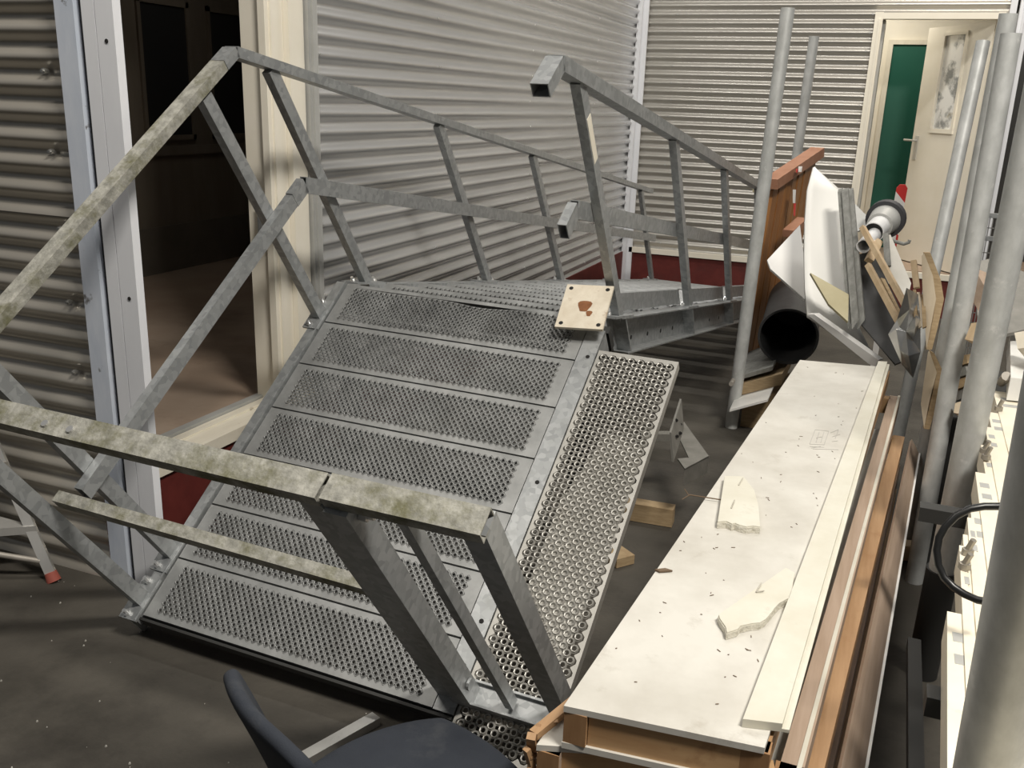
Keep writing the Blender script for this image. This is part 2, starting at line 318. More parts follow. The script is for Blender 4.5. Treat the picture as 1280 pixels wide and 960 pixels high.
# corridor behind the back door
YC = 9.75
single('wall_corridor', MB().box((-.9, YC, 0), (1.6, YC+.1, 3.0)).box((-.95, YB+.1, 0), (-.9, YC, 3)).box((1.55, YB+.1, 0), (1.6, YC, 3)), M_cream, 'pale corridor wall behind the open back door', 'wall', kind='structure', base=(0, YC, 0))
single('floor_corridor', MB().box((-.9, YB+.07, .30), (1.55, YC, .36)), M_tan, 'floor of the corridor behind the back door', 'floor', kind='structure')
single('ceiling_corridor', MB().box((-.95, YB+.1, 2.75), (1.6, YC+.1, 2.8)), M_cream, 'pale ceiling of the corridor behind the back door', 'ceiling', kind='structure')
gd = thing('door_2', 'dark green inner door behind the open cream door', 'door', (at(1117, 55, YC).x, YC-.03, .36), kind='structure')
gt = at(1130, 56, YC).z-.36
part('leaf', MB().box((0, 0, 0), (.86, .03, gt)), M_green, gd)
part('frame', MB().box((-.045, -.02, 0), (0, .03, gt+.04)).box((0, -.02, gt), (.86, .03, gt+.04)), M_sill, gd)
# right of the back wall: white posts and a wall coloured dark for the unlit hall
strip('trim_10', MB().box((DR+.07, YB-.03, .3), (DR+.115, YB+.03, 3.3)), M_postw, 'white metal post ending the back wall, nearest the cream door')
strip('trim_11', MB().box((DR+.135, YB-.03, .3), (DR+.21, YB+.03, 3.3)).box((DR+.16, YB-.045, .3), (DR+.175, YB-.03, 3.3)), M_postw, 'white ribbed metal post right of the back wall end')
single('wall_right', MB().box((DR+.2, YB+1.2, 0), (5, YB+1.3, 3.6)), M_dkpan, 'wall far behind the poles at the right edge, coloured dark for the unlit hall', 'wall', kind='structure')
# dark room behind the doorway
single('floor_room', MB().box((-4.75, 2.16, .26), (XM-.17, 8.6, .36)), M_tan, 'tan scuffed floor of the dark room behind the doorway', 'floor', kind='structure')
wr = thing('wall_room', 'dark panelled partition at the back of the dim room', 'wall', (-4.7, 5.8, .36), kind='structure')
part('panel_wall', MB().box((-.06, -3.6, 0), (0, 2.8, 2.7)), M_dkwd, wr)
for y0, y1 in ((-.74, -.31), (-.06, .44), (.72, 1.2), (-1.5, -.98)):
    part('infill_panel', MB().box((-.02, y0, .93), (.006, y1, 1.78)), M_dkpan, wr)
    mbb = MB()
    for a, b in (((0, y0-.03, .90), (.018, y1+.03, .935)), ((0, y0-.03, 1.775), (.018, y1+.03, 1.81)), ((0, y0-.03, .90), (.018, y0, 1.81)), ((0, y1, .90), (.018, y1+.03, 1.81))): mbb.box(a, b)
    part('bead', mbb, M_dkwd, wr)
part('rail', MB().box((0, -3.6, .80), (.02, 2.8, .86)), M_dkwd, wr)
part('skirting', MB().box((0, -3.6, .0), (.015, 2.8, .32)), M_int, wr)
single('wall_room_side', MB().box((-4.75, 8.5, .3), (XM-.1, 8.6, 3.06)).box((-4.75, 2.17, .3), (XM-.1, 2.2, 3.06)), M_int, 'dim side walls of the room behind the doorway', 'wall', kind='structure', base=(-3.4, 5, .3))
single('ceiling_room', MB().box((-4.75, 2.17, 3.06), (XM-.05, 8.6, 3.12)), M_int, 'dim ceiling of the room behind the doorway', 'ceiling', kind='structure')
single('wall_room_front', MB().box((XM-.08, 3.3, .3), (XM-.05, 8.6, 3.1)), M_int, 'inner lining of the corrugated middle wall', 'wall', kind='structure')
bp = atX(351, 222, -4.2)
bs = thing('washbasin', 'white washbasin half hidden behind the cream door jamb', 'basin', bp)
mb = MB(); prof = [(.05,-.16),(.12,-.13),(.18,-.05),(.21,.02),(.215,.035),(.20,.038),(.17,-.03),(.10,-.10),(.0,-.115)]
for i in range(len(prof)-1):
    n = 20; b0 = len(mb.v)
    for r_, z_ in (prof[i], prof[i+1]): mb.v += [V((r_*math.cos(2*math.pi*k/n), r_*math.sin(2*math.pi*k/n), z_)) for k in range(n)]
    mb.f += [(b0+k, b0+(k+1)%n, b0+n+(k+1)%n, b0+n+k) for k in range(n)]
part('bowl', mb, M_pvc, bs, smooth=True)
part('pedestal', MB().tube((0, 0, .36-bp.z), (0, 0, -.14), .09, 16, .07), M_pvc, bs, smooth=True)

# ================================================================== STAIRCASE (landing + flight), built in its own frame
oA = V((-1.908, 1.877, .088)); vA = V((.9997, -.0235, -.0090)).normalized(); uA = V((.0243, .806, .591)).normalized(); nA = vA.cross(uA).normalized(); uA = nA.cross(vA)
MA = Matrix(((vA.x, uA.x, nA.x, oA.x), (vA.y, uA.y, nA.y, oA.y), (vA.z, uA.z, nA.z, oA.z), (0, 0, 0, 1)))
st = thing('steel_staircase', 'collapsed galvanised steel stair with perforated landing and handrails, tilted against the floor', 'staircase', MA)
WA = .98
def grate(name, W, D, p, h, mx, my, rc, rt, rh, cut, zt, depth, m, dent=None, seg=8):
    """perforated plate: a quincunx of raised collars with real holes, small holes at the cell corners, plain margins, folded edges"""
    mb = MB(); nx = int((W-2*mx)/p); nr = int((D-2*my)/h)-1; nr -= (nr+1)%2
    gx = nx*p; gy = (nr+1)*h; x0 = (W-gx)/2; y0 = (D-gy)/2
    for r in range(nr):
        cnt = nx if r%2 == 0 else nx-1
        for i in range(cnt):
            cx = x0+p/2+i*p+(p/2 if r%2 else 0); cy = y0+h+r*h
            C = [(p/2,0),(0,h),(-p/2,0),(0,-h)]
            ring0 = []
            for k in range(4):
                a, b = C[k], C[(k+1)%4]
                ring0.append((a[0]+(b[0]-a[0])*cut, a[1]+(b[1]-a[1])*cut)); ring0.append((a[0]+(b[0]-a[0])*(1-cut), a[1]+(b[1]-a[1])*(1-cut)))
            ang = [math.atan2(q[1]/h, q[0]/(p/2)) for q in ring0]
            vs = [(cx+q[0], cy+q[1], 0) for q in ring0]
            for rr, z in ((rc, 0), (rt, zt), (rh, zt*.8), (rh*.98, -.0015)): vs += [(cx+rr*math.cos(t), cy+rr*math.sin(t), z) for t in ang]
            fs = []
            for q in range(4): fs += [(q*8+k, q*8+(k+1)%8, q*8+8+(k+1)%8, q*8+8+k) for k in range(8)]
            mb.add(vs, fs)
    # plain margins: zig-zag infill at the edges of the hole field, then the frame and folded sides
    for i in range(nx):
        for y, s in ((y0, 1), (y0+gy, -1)):
            t = [(x0+i*p, y, 0), (x0+(i+1)*p, y, 0), (x0+i*p+p/2+ (p/2)*(cut), y+s*h*cut*1.0, 0), (x0+i*p+p/2-(p/2)*cut, y+s*h*cut, 0)]
            t = [(x0+i*p, y, 0), (x0+i*p+p, y, 0), (x0+i*p+p, y+s*h*(1-cut), 0), (x0+i*p+p/2+p/2*cut, y+s*h*cut*.2, 0), (x0+i*p+p/2-p/2*cut, y+s*h*cut*.2, 0), (x0+i*p, y+s*h*(1-cut), 0)]
            t = t if s > 0 else t[::-1]
            mb.add(t, [tuple(range(6))])
    for r in range((nr-1)//2):
        for x, s in ((x0, 1), (x0+gx, -1)):
            yc = y0+h+2*r*h+h
            t = [(x, yc-h*(1-cut), 0), (x+s*p/2*(1-cut), yc-h*cut*.2, 0), (x+s*p/2*(1-cut), yc+h*cut*.2, 0), (x, yc+h*(1-cut), 0)]
            mb.add(t if s > 0 else t[::-1], [(0,1,2,3)])
    for lo, hi in (((0,0),(W,y0)), ((0,y0+gy),(W,D)), ((0,y0),(x0,y0+gy)), ((x0+gx,y0),(W,y0+gy))):
        mb.add([(lo[0],lo[1],0),(hi[0],lo[1],0),(hi[0],hi[1],0),(lo[0],hi[1],0)], [(0,1,2,3)])
    for a, b in (((0,0),(W,0)), ((W,0),(W,D)), ((W,D),(0,D)), ((0,D),(0,0))):
        mb.add([(*a,0),(*b,0),(*b,-depth),(*a,-depth)], [(0,3,2,1)])
        nx_, ny_ = (b[1]-a[1]), -(b[0]-a[0]); L_ = math.hypot(nx_, ny_); nx_ = -nx_/L_*.015; ny_ = -ny_/L_*.015
        mb.add([(*a,-depth),(*b,-depth),(b[0]+nx_,b[1]+ny_,-depth),(a[0]+nx_,a[1]+ny_,-depth)], [(0,1,2,3)])
    if dent:
        for q in mb.v: q.z -= dent(q.x, q.y)*(1 if q.z > -depth*.9 else .6)
    return mb.mesh(name, m)
plank_me = grate('grating_plank', WA, .194, .0215, .01175, .036, .006, .0078, .0063, .0050, .14, .0048, .04, M_plank)
dent_me = grate('grating_plank_dented', WA, .194, .0215, .01175, .036, .006, .0078, .0063, .0050, .14, .0048, .04, M_plank,
    dent=lambda x, y: .017*math.exp(-((x-.55-.25*(y-.1))/.11)**2)*min(1, max(0, y/.19))**1.5 + .010*math.exp(-((x-.22)/.12)**2-((y-.1)/.08)**2))
for i in range(7):
    o = part('grating_plank', dent_me if i == 6 else plank_me, None, st, loc=(0, i*.2+.003, 0))
    if i == 6: o['label'] = 'dented perforated plank at the top of the landing'
for k in range(1, 18):
    part('tread', plank_me, None, st, loc=(0, 1.4+.2*(k-1)+.004, -.2*k))
S2 = math.sqrt(.5)
part('landing_stringer', MB().box((-.050, -.02, -.10), (-.042, 1.40, .0)).box((-.050, -.02, -.006), (-.010, 1.40, .003)).box((-.012, -.02, -.03), (-.008, 1.40, .012)), M_galv, st)
part('landing_stringer', MB().box((1.036, 0.0, -.10), (1.044, 1.34, .0)).box((.984, 0.0, -.006), (1.044, 1.34, .003)), M_galv, st)
mb = MB()
for b in (.13, .26, .72, 1.22): mb.tube((1.02, b, .002), (1.02, b, .0045), .007, 10)
part('bolt_holes', mb, M_hole, st)['kind'] = 'stuff'
part('cross_beam', MB().box((-.04, -.012, -.048), (1.04, -.004, -.004)).box((-.04, -.004, -.048), (1.04, .03, -.042)), M_dark, st)
part('cross_beam', MB().box((-.04, 1.37, -.14), (1.04, 1.40, -.045)), M_dark, st)
part('cross_beam', MB().box((-.04, .68, -.11), (1.04, .72, -.045)), M_dark, st)
for a in (.0, .96):
    bt = 1.30; top = MA @ V((a, bt, -.14)); foot = V((top.x, top.y, 0)); mi = MA.inverted()
    part('prop_leg', MB().bar(mi @ foot, mi @ top, .06, .06, (1, 0, 0)), M_dark, st)
def slope(b, off): return (b, 1.40-b+off)       # (b, c) on the flight, measured up from the nosing line
def chan(a_web, s):                              # flight channel: web + two flanges toward side s
    mb = MB(); t = .008; fl = .055
    for lo, hi in ((-.015, -.007), (-.205, -.197)):
        pts = [(1.50, 1.40-1.50+lo), (4.86, 1.40-4.86+lo), (4.86, 1.40-4.86+hi), (1.50, 1.40-1.50+hi)]
        mb.prism([(a_web, b, c) for b, c in pts], (s*fl, 0, 0))
    pts = [(1.50, 1.40-1.50-.205), (4.86, 1.40-4.86-.205), (4.86, 1.40-4.86-.007), (1.50, 1.40-1.50-.007)]
    mb.prism([(a_web, b, c) for b, c in pts], (s*-t, 0, 0)); return mb
for a, s in ((WA+.008, 1), (-.008, -1)):
    o = part('flight_stringer', chan(a, s), M_galv, st)
    for b in (1.52, 2.33, 3.12, 3.92, 4.72):
        pts = [(b-.004, 1.40-b-.20), (b+.006, 1.40-b-.205), (b+.006, 1.40-b-.012), (b-.004, 1.40-b-.012)]
        part('stiffener', MB().prism([(a, q[0]+.02, q[1]-.02) for q in pts], (s*.052, 0, 0)), M_galv, o)
    if s > 0:
        mb = MB()
        for b in (1.68, 1.86, 2.02, 2.18, 2.5, 2.8, 3.0, 3.3): mb.tube((a, b, 1.40-b-.145), (a+.002, b, 1.40-b-.145), .009, 10)
        part('bolt_holes', mb, M_hole, o)['kind'] = 'stuff'
for b0, b1 in ((1.585, 2.315), (2.39, 3.11), (3.19, 3.91), (3.99, 4.7)):
    pts = [slope(b0, .012), slope(b1, .012), slope(b1, .10), slope(b0, .10)]
    part('skirt_plate', MB().prism([(WA+.012, *q) for q in pts], (-.006, 0, 0)).prism([(WA+.012, *slope(b0,.10)), (WA+.012, *slope(b1,.10)), (WA+.012, *slope(b1,.106)), (WA+.012, *slope(b0,.106))], (-.03, 0, 0)), M_galv, st)
# posts
def post(a, b, c0, c1, wa=.03, wb=.045, m=None, plate=True, pl=None, ang=0):
    o = part('post', MB().box((a-wa/2, b-wb/2, c0), (a+wa/2, b+wb/2, c1)), m or M_galv, st)
    if plate:
        mb = MB()
        if ang: mb.bar((a-.01, b-.08, c0+.08+.004), (a-.01, b+.08, c0-.08+.004), .075, .008, (0, S2, S2))
        else: mb.box((a-.035, b-.07, c0+.002), (a+.03, b+.07, c0+.010))
        part('base_plate', mb, M_galv, o)
        for db in (-.055, .055):
            cc = c0+(-db if ang else 0)+.008
            part('bolt', MB().tube((a-.01, b+db, cc), (a-.01, b+db, cc+.012), .011, 6).tube((a-.01, b+db, cc+.012), (a-.01, b+db, cc+.026), .006, 8), M_boltb, o)
    return o
post(-.034, .21, .0, .955); post(-.034, .045, .0, .965); post(-.034, 1.225, .0, .955)
for b in (1.53, 2.36, 3.15, 3.95, 4.75): post(-.034, b, 1.40-b-.008, 2.372-b, ang=1)
for b in (1.53, 2.36, 3.15, 3.95):
    o = post(WA+.035, b, 1.40-b-.008, 2.372-b, ang=1)
    if b < 2: part('sticker', MB().box((WA+.0498, b-.016, .56), (WA+.0512, b+.016, .72)), M_sill, o, label='pale rectangular sticker')
RW, RH = .05, .032
def rail(name, pts, wd, ht, m, wall=.003):
    mb = MB()
    for p, q in zip(pts[:-1], pts[1:]):
        up = (0, 0, 1); mb.bar(p, q, wd, ht, up, wall=wall)
    return part(name, mb, m, st)
b0 = 1.41
rail('top_rail', [(-.034, -.02, .982), (-.034, 1.34, .982)], RW, RH, M_moss)
rail('top_rail', [(-.034, 1.342, .982), (-.034, b0, .982), (-.034, 4.97, b0-4.97+.982)], RW, RH, M_galv)
rail('top_rail', [(WA+.035, 1.29, .975), (WA+.035, b0, .975), (WA+.035, 3.98, b0-3.98+.975)], RW, RH+.008, M_galv)
rail('mid_rail', [(-.004, .14, .47), (-.004, 1.33, .47)], .028, .048, M_galv)
rail('mid_rail', [(-.004, 1.332, .47), (-.004, b0, .47), (-.004, 4.85, b0-4.85+.47)], .028, .055, M_galv)
rail('mid_rail', [(WA+.004, 1.31, .47), (WA+.004, b0, .47), (WA+.004, 3.98, b0-3.98+.47)], .03, .055, M_galv)
# end rail across the foot of the landing and its side extension
rail('top_rail', [(-.075, .066, .984), (1.028, .066, .984)], .055, .03, M_moss)
rail('top_rail', [(1.036, .068, .984), (1.355, .070, .984)], .055, .03, M_moss)
rail('mid_rail', [(-.005, .088, .525), (1.0, .080, .525)], .032, .034, M_moss)
post(1.005, .055, -.01, .968, .05, .03, plate=False); post(1.062, .058, -.0, .968, .05, .055, plate=False)
post(1.187, .066, .02, .968, .022, .03, plate=False); post(1.330, .080, .02, .975, .05, .05, plate=False)
part('nut', MB().tube((1.089, .06, .93), (1.105, .06, .93), .012, 6).tube((1.10, .06, .93), (1.118, .06, .93), .006, 8), M_boltb, st)
part('nut', MB().tube((1.089, .06, .10), (1.096, .06, .10), .016, 12), M_galv, st)
part('foot_channel', MB().box((1.03, .03, .0), (1.36, .036, .035)).box((1.03, .03, .0), (1.36, .10, .006)).box((1.03, .094, .0), (1.36, .10, .02)), M_galv, st)
for a in (.35, .42): part('rivet', MB().tube((a, .06, .998), (a, .06, 1.004), .008, 10), M_boltb, st)
panel_me = grate('side_grating', .268, 1.335, .0315, .0168, .007, .012, .0122, .0098, .0070, .30, .006, .035, M_panel, dent=None)
part('side_grating', panel_me, None, st, loc=(1.0465, -.075, -.004))
single('backing_sheet', MB().prism([MA @ V(q) for q in ((1.10, .30, -.030), (1.26, .22, -.030), (1.295, .60, -.030), (1.285, .93, -.030), (1.16, .96, -.030), (1.10, .70, -.030))], nA*-.01), M_gyp, 'pale board fragment lying under the large-holed grating', 'board')
rp = thing('base_plate', 'square rust stained steel foot plate lying at the top of the landing', 'plate', Matrix.Translation(MA @ V((.965, 1.385, .052))) @ MA.to_3x3().to_4x4() @ Matrix.Rotation(.10, 4, 'Z'))
part('plate', MB().box((-.082, -.098, 0), (.082, .098, .010)), M_rust, rp)
pts = [(.022*math.cos(t)*(1+.25*math.sin(3*t)), .030*math.sin(t)*(1+.2*math.cos(2*t)), .0102) for t in [k*math.pi/8 for k in range(16)]]
part('rust_patch', MB().prism(pts, (0, 0, .0006)), M_rustd, rp)
part('rust_patch', MB().prism([(p[0]*.45+.022, p[1]*.5-.032, p[2]) for p in pts], (0, 0, .0006)), M_rustd, rp)
for sx, sy in ((-1,1),(1,1),(1,-1),(-1,-1)):
    part('bolt_hole', MB().tube((sx*.064, sy*.08, .0098), (sx*.064, sy*.08, .0108), .0075, 12), M_hole, rp)

# ================================================================== STACK OF WHITE PANELS, front right
def panel(label, corners, z1, t, faces=M_gyp, side=M_pine, group='stacked wall panels', inset=0.0, out=0.0):
    """corners: front-left, front-right, back-right, back-left (x, y) of the top; t = thickness"""
    c = [V((p[0], p[1], 0)) for p in corners]; base = c[0].copy(); base.z = z1-t
    o = thing('wall_panel', label, 'panel', base, group)
    q = [p-c[0] for p in c]; s = .012
    q[1].x -= inset; q[2].x -= inset
    up = lambda z: [V((p.x, p.y, z)) for p in q]
    part('top_sheet', MB().prism(up(t-s), (0, 0, s)), faces, o)
    part('bottom_sheet', MB().prism(up(0), (0, 0, s)), faces, o)
    cen = sum(q, V((0,0,0)))/4
    q[1].x += out+inset; q[2].x += out+inset
    ins = [p+(cen-p).normalized()*.006 for p in q]
    def rail_(a, b, wdt, m, nm):
        d = (b-a).normalized(); n = V((-d.y, d.x, 0)); n = n if (cen-a).dot(n) > 0 else -n
        part(nm, MB().prism([a+V((0,0,s)), b+V((0,0,s)), b+n*wdt+V((0,0,s)), a+n*wdt+V((0,0,s))], (0, 0, t-2*s)), m, o)
    rail_(ins[3], ins[0], .04, side, 'side_rail'); rail_(ins[1], ins[2], .04, side, 'side_rail')
    d = (ins[1]-ins[0]).normalized()
    rail_(ins[0]+d*.042, ins[1]-d*.042, .04, M_pineF, 'end_rail'); rail_(ins[2]-d*.042, ins[3]+d*.042, .04, M_pineF, 'end_rail')
    for k, e in ((0, 1), (1, -1)):
        dd = V((d.y*-1, d.x, 0))*.0
        part('corner_block', MB().box((ins[k].x-(0 if e > 0 else .046), ins[k].y-.004, s), (ins[k].x+(.04 if e > 0 else .004), ins[k].y+.03, t-s)), M_dkend, o)
    return o
T = .085
stackdef = [
 ('top white panel of the stack, under the loose batten', [(-.398,1.295),(-.068,1.328),(.080,3.93),(-.263,3.869)], M_gyp, M_pine),
 ('second panel from the top, jutting out at the front left with splintered edge', [(-.440,1.285),(-.005,1.40),(.139,3.87),(-.275,3.82)], M_gyp, M_pink),
 ('third panel from the top with orange timber edge', [(-.425,1.31),(.020,1.40),(.167,3.63),(-.27,3.60)], M_gyp, M_pine),
 ('fourth panel of the stack, mostly hidden under orange-edged one', [(-.42,1.29),(.030,1.40),(.165,3.55),(-.27,3.56)], M_gyp, M_pink),
 ('fifth panel of the stack, low in the dark', [(-.42,1.31),(.045,1.40),(.165,3.52),(-.27,3.5)], M_gyp, M_pine),
 ('sixth panel of the stack, second from the floor', [(-.42,1.30),(.04,1.40),(.165,3.52),(-.27,3.5)], M_gyp, M_pink),
 ('bottom panel of the stack, resting on a timber block', [(-.42,1.31),(.045,1.40),(.17,3.5),(-.27,3.5)], M_gyp, M_pine)]
z = .62
for i_, (lab, cs, fm, sm) in enumerate(stackdef):
    o = panel(lab, cs, z, T, fm, sm, inset=(0, .105, .07, .05, .03, .03, .03)[i_], out=.006 if i_ == 0 else 0)
    if i_ == 1: part('edge_strip', MB().bar((.426, .125, T-.013), (.572, 2.59, T-.013), .008, .006), M_strip, o)
    z -= T+.0005
blk = thing('timber_block', 'short squared timber bearer poking out under the panel stack', 'block', (.1, 3.45, 0))
part('bearer', MB().bar((-.42, .0, .011), (.15, .06, .011), .05, .022), M_lath, blk)
part('offcut', MB().bar((.115, .03, .048), (.165, .035, .048), .06, .05), M_lath, blk)
bl2 = single('timber_bearer', MB().bar((-.45, 1.7, .011), (.04, 1.75, .011), .05, .022), M_lath, 'timber bearer under the near end of the panel stack', 'timber')
# tilted board at the right of the stack
single('leaning_board', MB().prism([V((.05,1.45,.455)), V((.094,1.50,.34)), V((.225,3.66,.37)), V((.19,3.60,.44))], V((-.006, 0, -.010))), M_pink, 'thin pinkish board with white edge tilted along right side of the panel stack', 'board')
single('board_edging', MB().bar((.096,1.50,.338), (.228,3.66,.368), .006, .010), M_white, 'thin white edging strip on the tilted board right of the panel stack', 'strip')
# batten on top
bt = thing('batten', 'long cream painted batten lying along right edge of the top panel', 'batten', (-.11, 1.36, .6205))
part('batten_strip', MB().prism([(0, .005, 0), (.062, .02, 0), (.180, 2.60, 0), (.146, 2.59, 0)], (0, 0, .016)), M_strip, bt)
part('rebate', MB().prism([(.062, .02, 0), (.074, .022, 0), (.190, 2.60, 0), (.180, 2.60, 0)], (0, 0, .006)), M_strip, bt)
def shard(label, pts, t, nails):
    b = V((sum(p[0] for p in pts)/len(pts), sum(p[1] for p in pts)/len(pts), .6205)); o = thing('plaster_shard', label, 'plaster', b, None)
    q = []
    for i, p in enumerate(pts):
        q.append(V((p[0], p[1], .6205))-b)
        if len(p) > 2:
            p2 = pts[(i+1)%len(pts)]
            for k in range(1, p[2]):
                f = k/p[2]; q.append(V((p[0]+(p2[0]-p[0])*f+random.uniform(-.006,.006), p[1]+(p2[1]-p[1])*f+random.uniform(-.010,.010), .6205))-b)
    part('core', MB().prism(q, (0, 0, t*.8)), M_core, o); c = V((0,0,0))
    part('facing', MB().prism([V((p.x*.985, p.y*.985, t*.8)) for p in q], (0, 0, t*.2)), M_strip, o)
    for a, e in nails: part('staple', MB().tube(V((*a, .6205+t+.002))-b, V((*e, .6205+t+.004))-b, .0014, 6), M_gyedge, o)
    return o
shard('wedge shaped plaster offcut near the middle of the top panel', [(-.322,2.415),(-.274,2.435),(-.232,2.35),(-.207,2.25),(-.186,2.125,7),(-.286,2.108)], .018, [((-.275,2.36),(-.272,2.41)), ((-.268,2.2),(-.268,2.25))])
shard('long jagged plaster splinter beside the batten on the top panel', [(-.105,1.945),(-.085,1.93),(-.082,1.84,5),(-.118,1.70,5),(-.180,1.618,3),(-.207,1.678)], .016, [((-.150,1.80),(-.145,1.84)), ((-.150,1.80),(-.135,1.81))])
single('nail', MB().tube((-.305,2.27,.628), (-.385,2.26,.630), .0018, 6).tube((-.385,2.26,.626), (-.402,2.27,.64), .0014, 5).tube((-.385,2.26,.630), (-.40,2.24,.622), .0014, 5), M_debris, 'bent nail sticking out left from under the plaster offcut', 'nail')
single('wood_chip', MB().prism([(-.372,1.83,.6215),(-.352,1.845,.6215),(-.335,1.842,.6215),(-.36,1.825,.6215)], (0,0,.004)), M_debris, 'small wood chip on left edge of the top panel', 'chip')
mb = MB()
for k in range(70):
    y = random.uniform(1.4, 3.8); f = (y-1.3)/2.57; xl = -.38+.12*f; xr = -.11+.13*f; x = random.uniform(xl, xr); a = random.uniform(0, 3.14); l = random.uniform(.001, .005)
    mb.bar((x-l*math.cos(a), y-l*math.sin(a), .6212), (x+l*math.cos(a), y+l*math.sin(a), .6212), .0014, .001)
single('crumbs', mb, M_debris, 'scattered specks and splinters on the white top panel', 'debris', kind='stuff')
# pencil drawing on the top panel
pc = [((1012,555),(1019,537)),((1019,537),(1036,539)),((1036,539),(1030,556)),((1030,556),(1012,555)),((1020,553),(1024,540)),((1026,553),(1030,540)),((1021,547),(1028,546)),
      ((1012,558),(1030,559)),((1016,561),(1048,562)),((1038,541),(1048,537)),((1048,537),(1044,548)),((1040,546),(1050,543)),((1040,552),(1047,551)),((1014,560),(1026,558))]
mb = MB()
for p, q in pc: mb.bar(atZ(*p, .6208), atZ(*q, .6208), .0016, .0005)
single('pencil_sketch', mb, M_pencil, 'faint pencil scribble of a small box on the white top panel', 'drawing')
# splintered brown edge
mb = MB()
mb.bar((-.452,1.30,.54), (-.405,1.43,.552), .018, .014); mb.bar((-.455,1.31,.50), (-.452,1.29,.545), .016, .014); mb.bar((-.450,1.30,.47), (-.458,1.285,.52), .012, .010)
for k in range(10):
    y = random.uniform(1.285, 1.42); z_ = random.uniform(.47, .54); x = -.452+(y-1.29)*.3
    mb.bar((x, y, z_), (x+random.uniform(-.004,.012), y+random.uniform(-.02,.02), z_+random.uniform(-.02,.02)), .008, .005)
single('splintered_edge', mb, M_pine, 'torn brown timber sliver hanging off front left corner of the panel stack', 'timber')

# ================================================================== CHAIR (front)
f = V((.50, .866, 0)).normalized(); s = V((f.y, -f.x, 0))
C0 = V((-.70, 1.455, .44)); org = C0 - f*.38 + s*.21
Mc = Matrix(((s.x, f.x, 0, org.x), (s.y, f.y, 0, org.y), (0, 0, 1, 0), (0, 0, 0, 1)))     # x to the sitter's right, y forward, z up
ch = thing('chair', 'dark navy felt shell chair in the foreground, seen from behind', 'chair', Mc)
def sq(u, v):
    x, y = 2*u-1, 2*v-1; m = max(abs(x), abs(y)); 
    if m == 0: return 0, 0
    r = math.hypot(x, y); k = m/r; mix = .42
    return x*(1-mix*(1-k)*m), y*(1-mix*(1-k)*m)
def seat(u, v, dz=0):
    x, y = sq(u, v); e = max(abs(x), abs(y)); e = math.hypot(x, y) if e > 0 else 0
    z = .44-.012*(1-min(1, e)**2)-.05*max(0, e-.86)**1.6*2 + (.05*max(0, -y-.55)**2*4 if y < 0 else 0)
    return (x*.215, .19+y*.195, z+dz)
mb = MB().grid(seat, 18, 18); so = part('seat', mb, M_navy, ch, smooth=80)
md = so.modifiers.new('thick', 'SOLIDIFY'); md.thickness = .022; md.offset = -1; md = so.modifiers.new('sub', 'SUBSURF'); md.levels = 1; md.render_levels = 2
def back(u, v):
    x = (2*u-1); rnd = 1-.16*max(0, v-.55)**2/.2025*abs(x)**3
    wz = .455+.30*v*(1-.10*abs(x)**3.5)
    return (x*(.195-.055*v), -.012-.10*v**1.2+.03*x*x, wz)
mb = MB().grid(back, 16, 10); bo = part('backrest', mb, M_navy, ch, smooth=80)
md = bo.modifiers.new('thick', 'SOLIDIFY'); md.thickness = .026; md.offset = 0; md = bo.modifiers.new('sub', 'SUBSURF'); md.levels = 1; md.render_levels = 2
for sx in (-1, 1):
    for y0, y1 in ((.05, -.02), (.32, .37)):
        part('leg', MB().tube((sx*.15, y0, .415), (sx*.20, y1, 0), .012, 12), M_dark, ch, smooth=True)
part('under_frame', MB().bar((-.15, .06, .412), (.15, .06, .412), .02, .015).bar((-.15, .32, .412), (.15, .32, .412), .02, .015).bar((-.15,.06,.412),(-.15,.36,.412),.02,.015).bar((.15,.06,.412),(.15,.36,.412),.02,.015), M_dark, ch)
single('aluminium_strip', MB().bar((-1.083,1.835,.012), (-1.25,1.40,.012), .034, .024, wall=.002), M_alu, 'whitish metal profile strip on the floor behind the navy chair', 'strip')

# ================================================================== STEP LADDER (left edge)
ld = thing('step_ladder', 'small dirty aluminium step ladder with red foot caps at the left edge', 'ladder', (-2.44, 2.03, 0))
wv = V((-.80, -.60, 0)).normalized()*.38; lean = V((-.46, .02, 1.0))
for k in (0, 1):
    a = wv*k
    o = part('front_rail', MB().bar(a+lean*.015, a+lean*.62, .024, .032, (wv.x, wv.y, 0)), M_alu, ld)
    part('foot_cap', MB().tube(a, a+lean*.03, .024, 12, .02), M_cap, o, label='faded red foot cap', smooth=True)
    part('rear_rail', MB().bar(a+V((-.62, .02, .0)), a+lean*.60+V((-.01,0,0)), .025, .035, (wv.x, wv.y, 0)), M_alub, ld)
for h in (.19, .40, .60):
    c = lean*h
    part('step', MB().prism([c+V((.03,.0,0)), c+wv+V((.03,0,0)), c+wv+V((-.16,0,0)), c+V((-.16,0,0))], (0, 0, -.028)), M_alu if h < .3 else M_alub, ld)
part('brace', MB().tube(V((-.04, -.01, .07)), wv+V((-.12, 0, .17)), .010, 10), M_alub, ld, smooth=True)

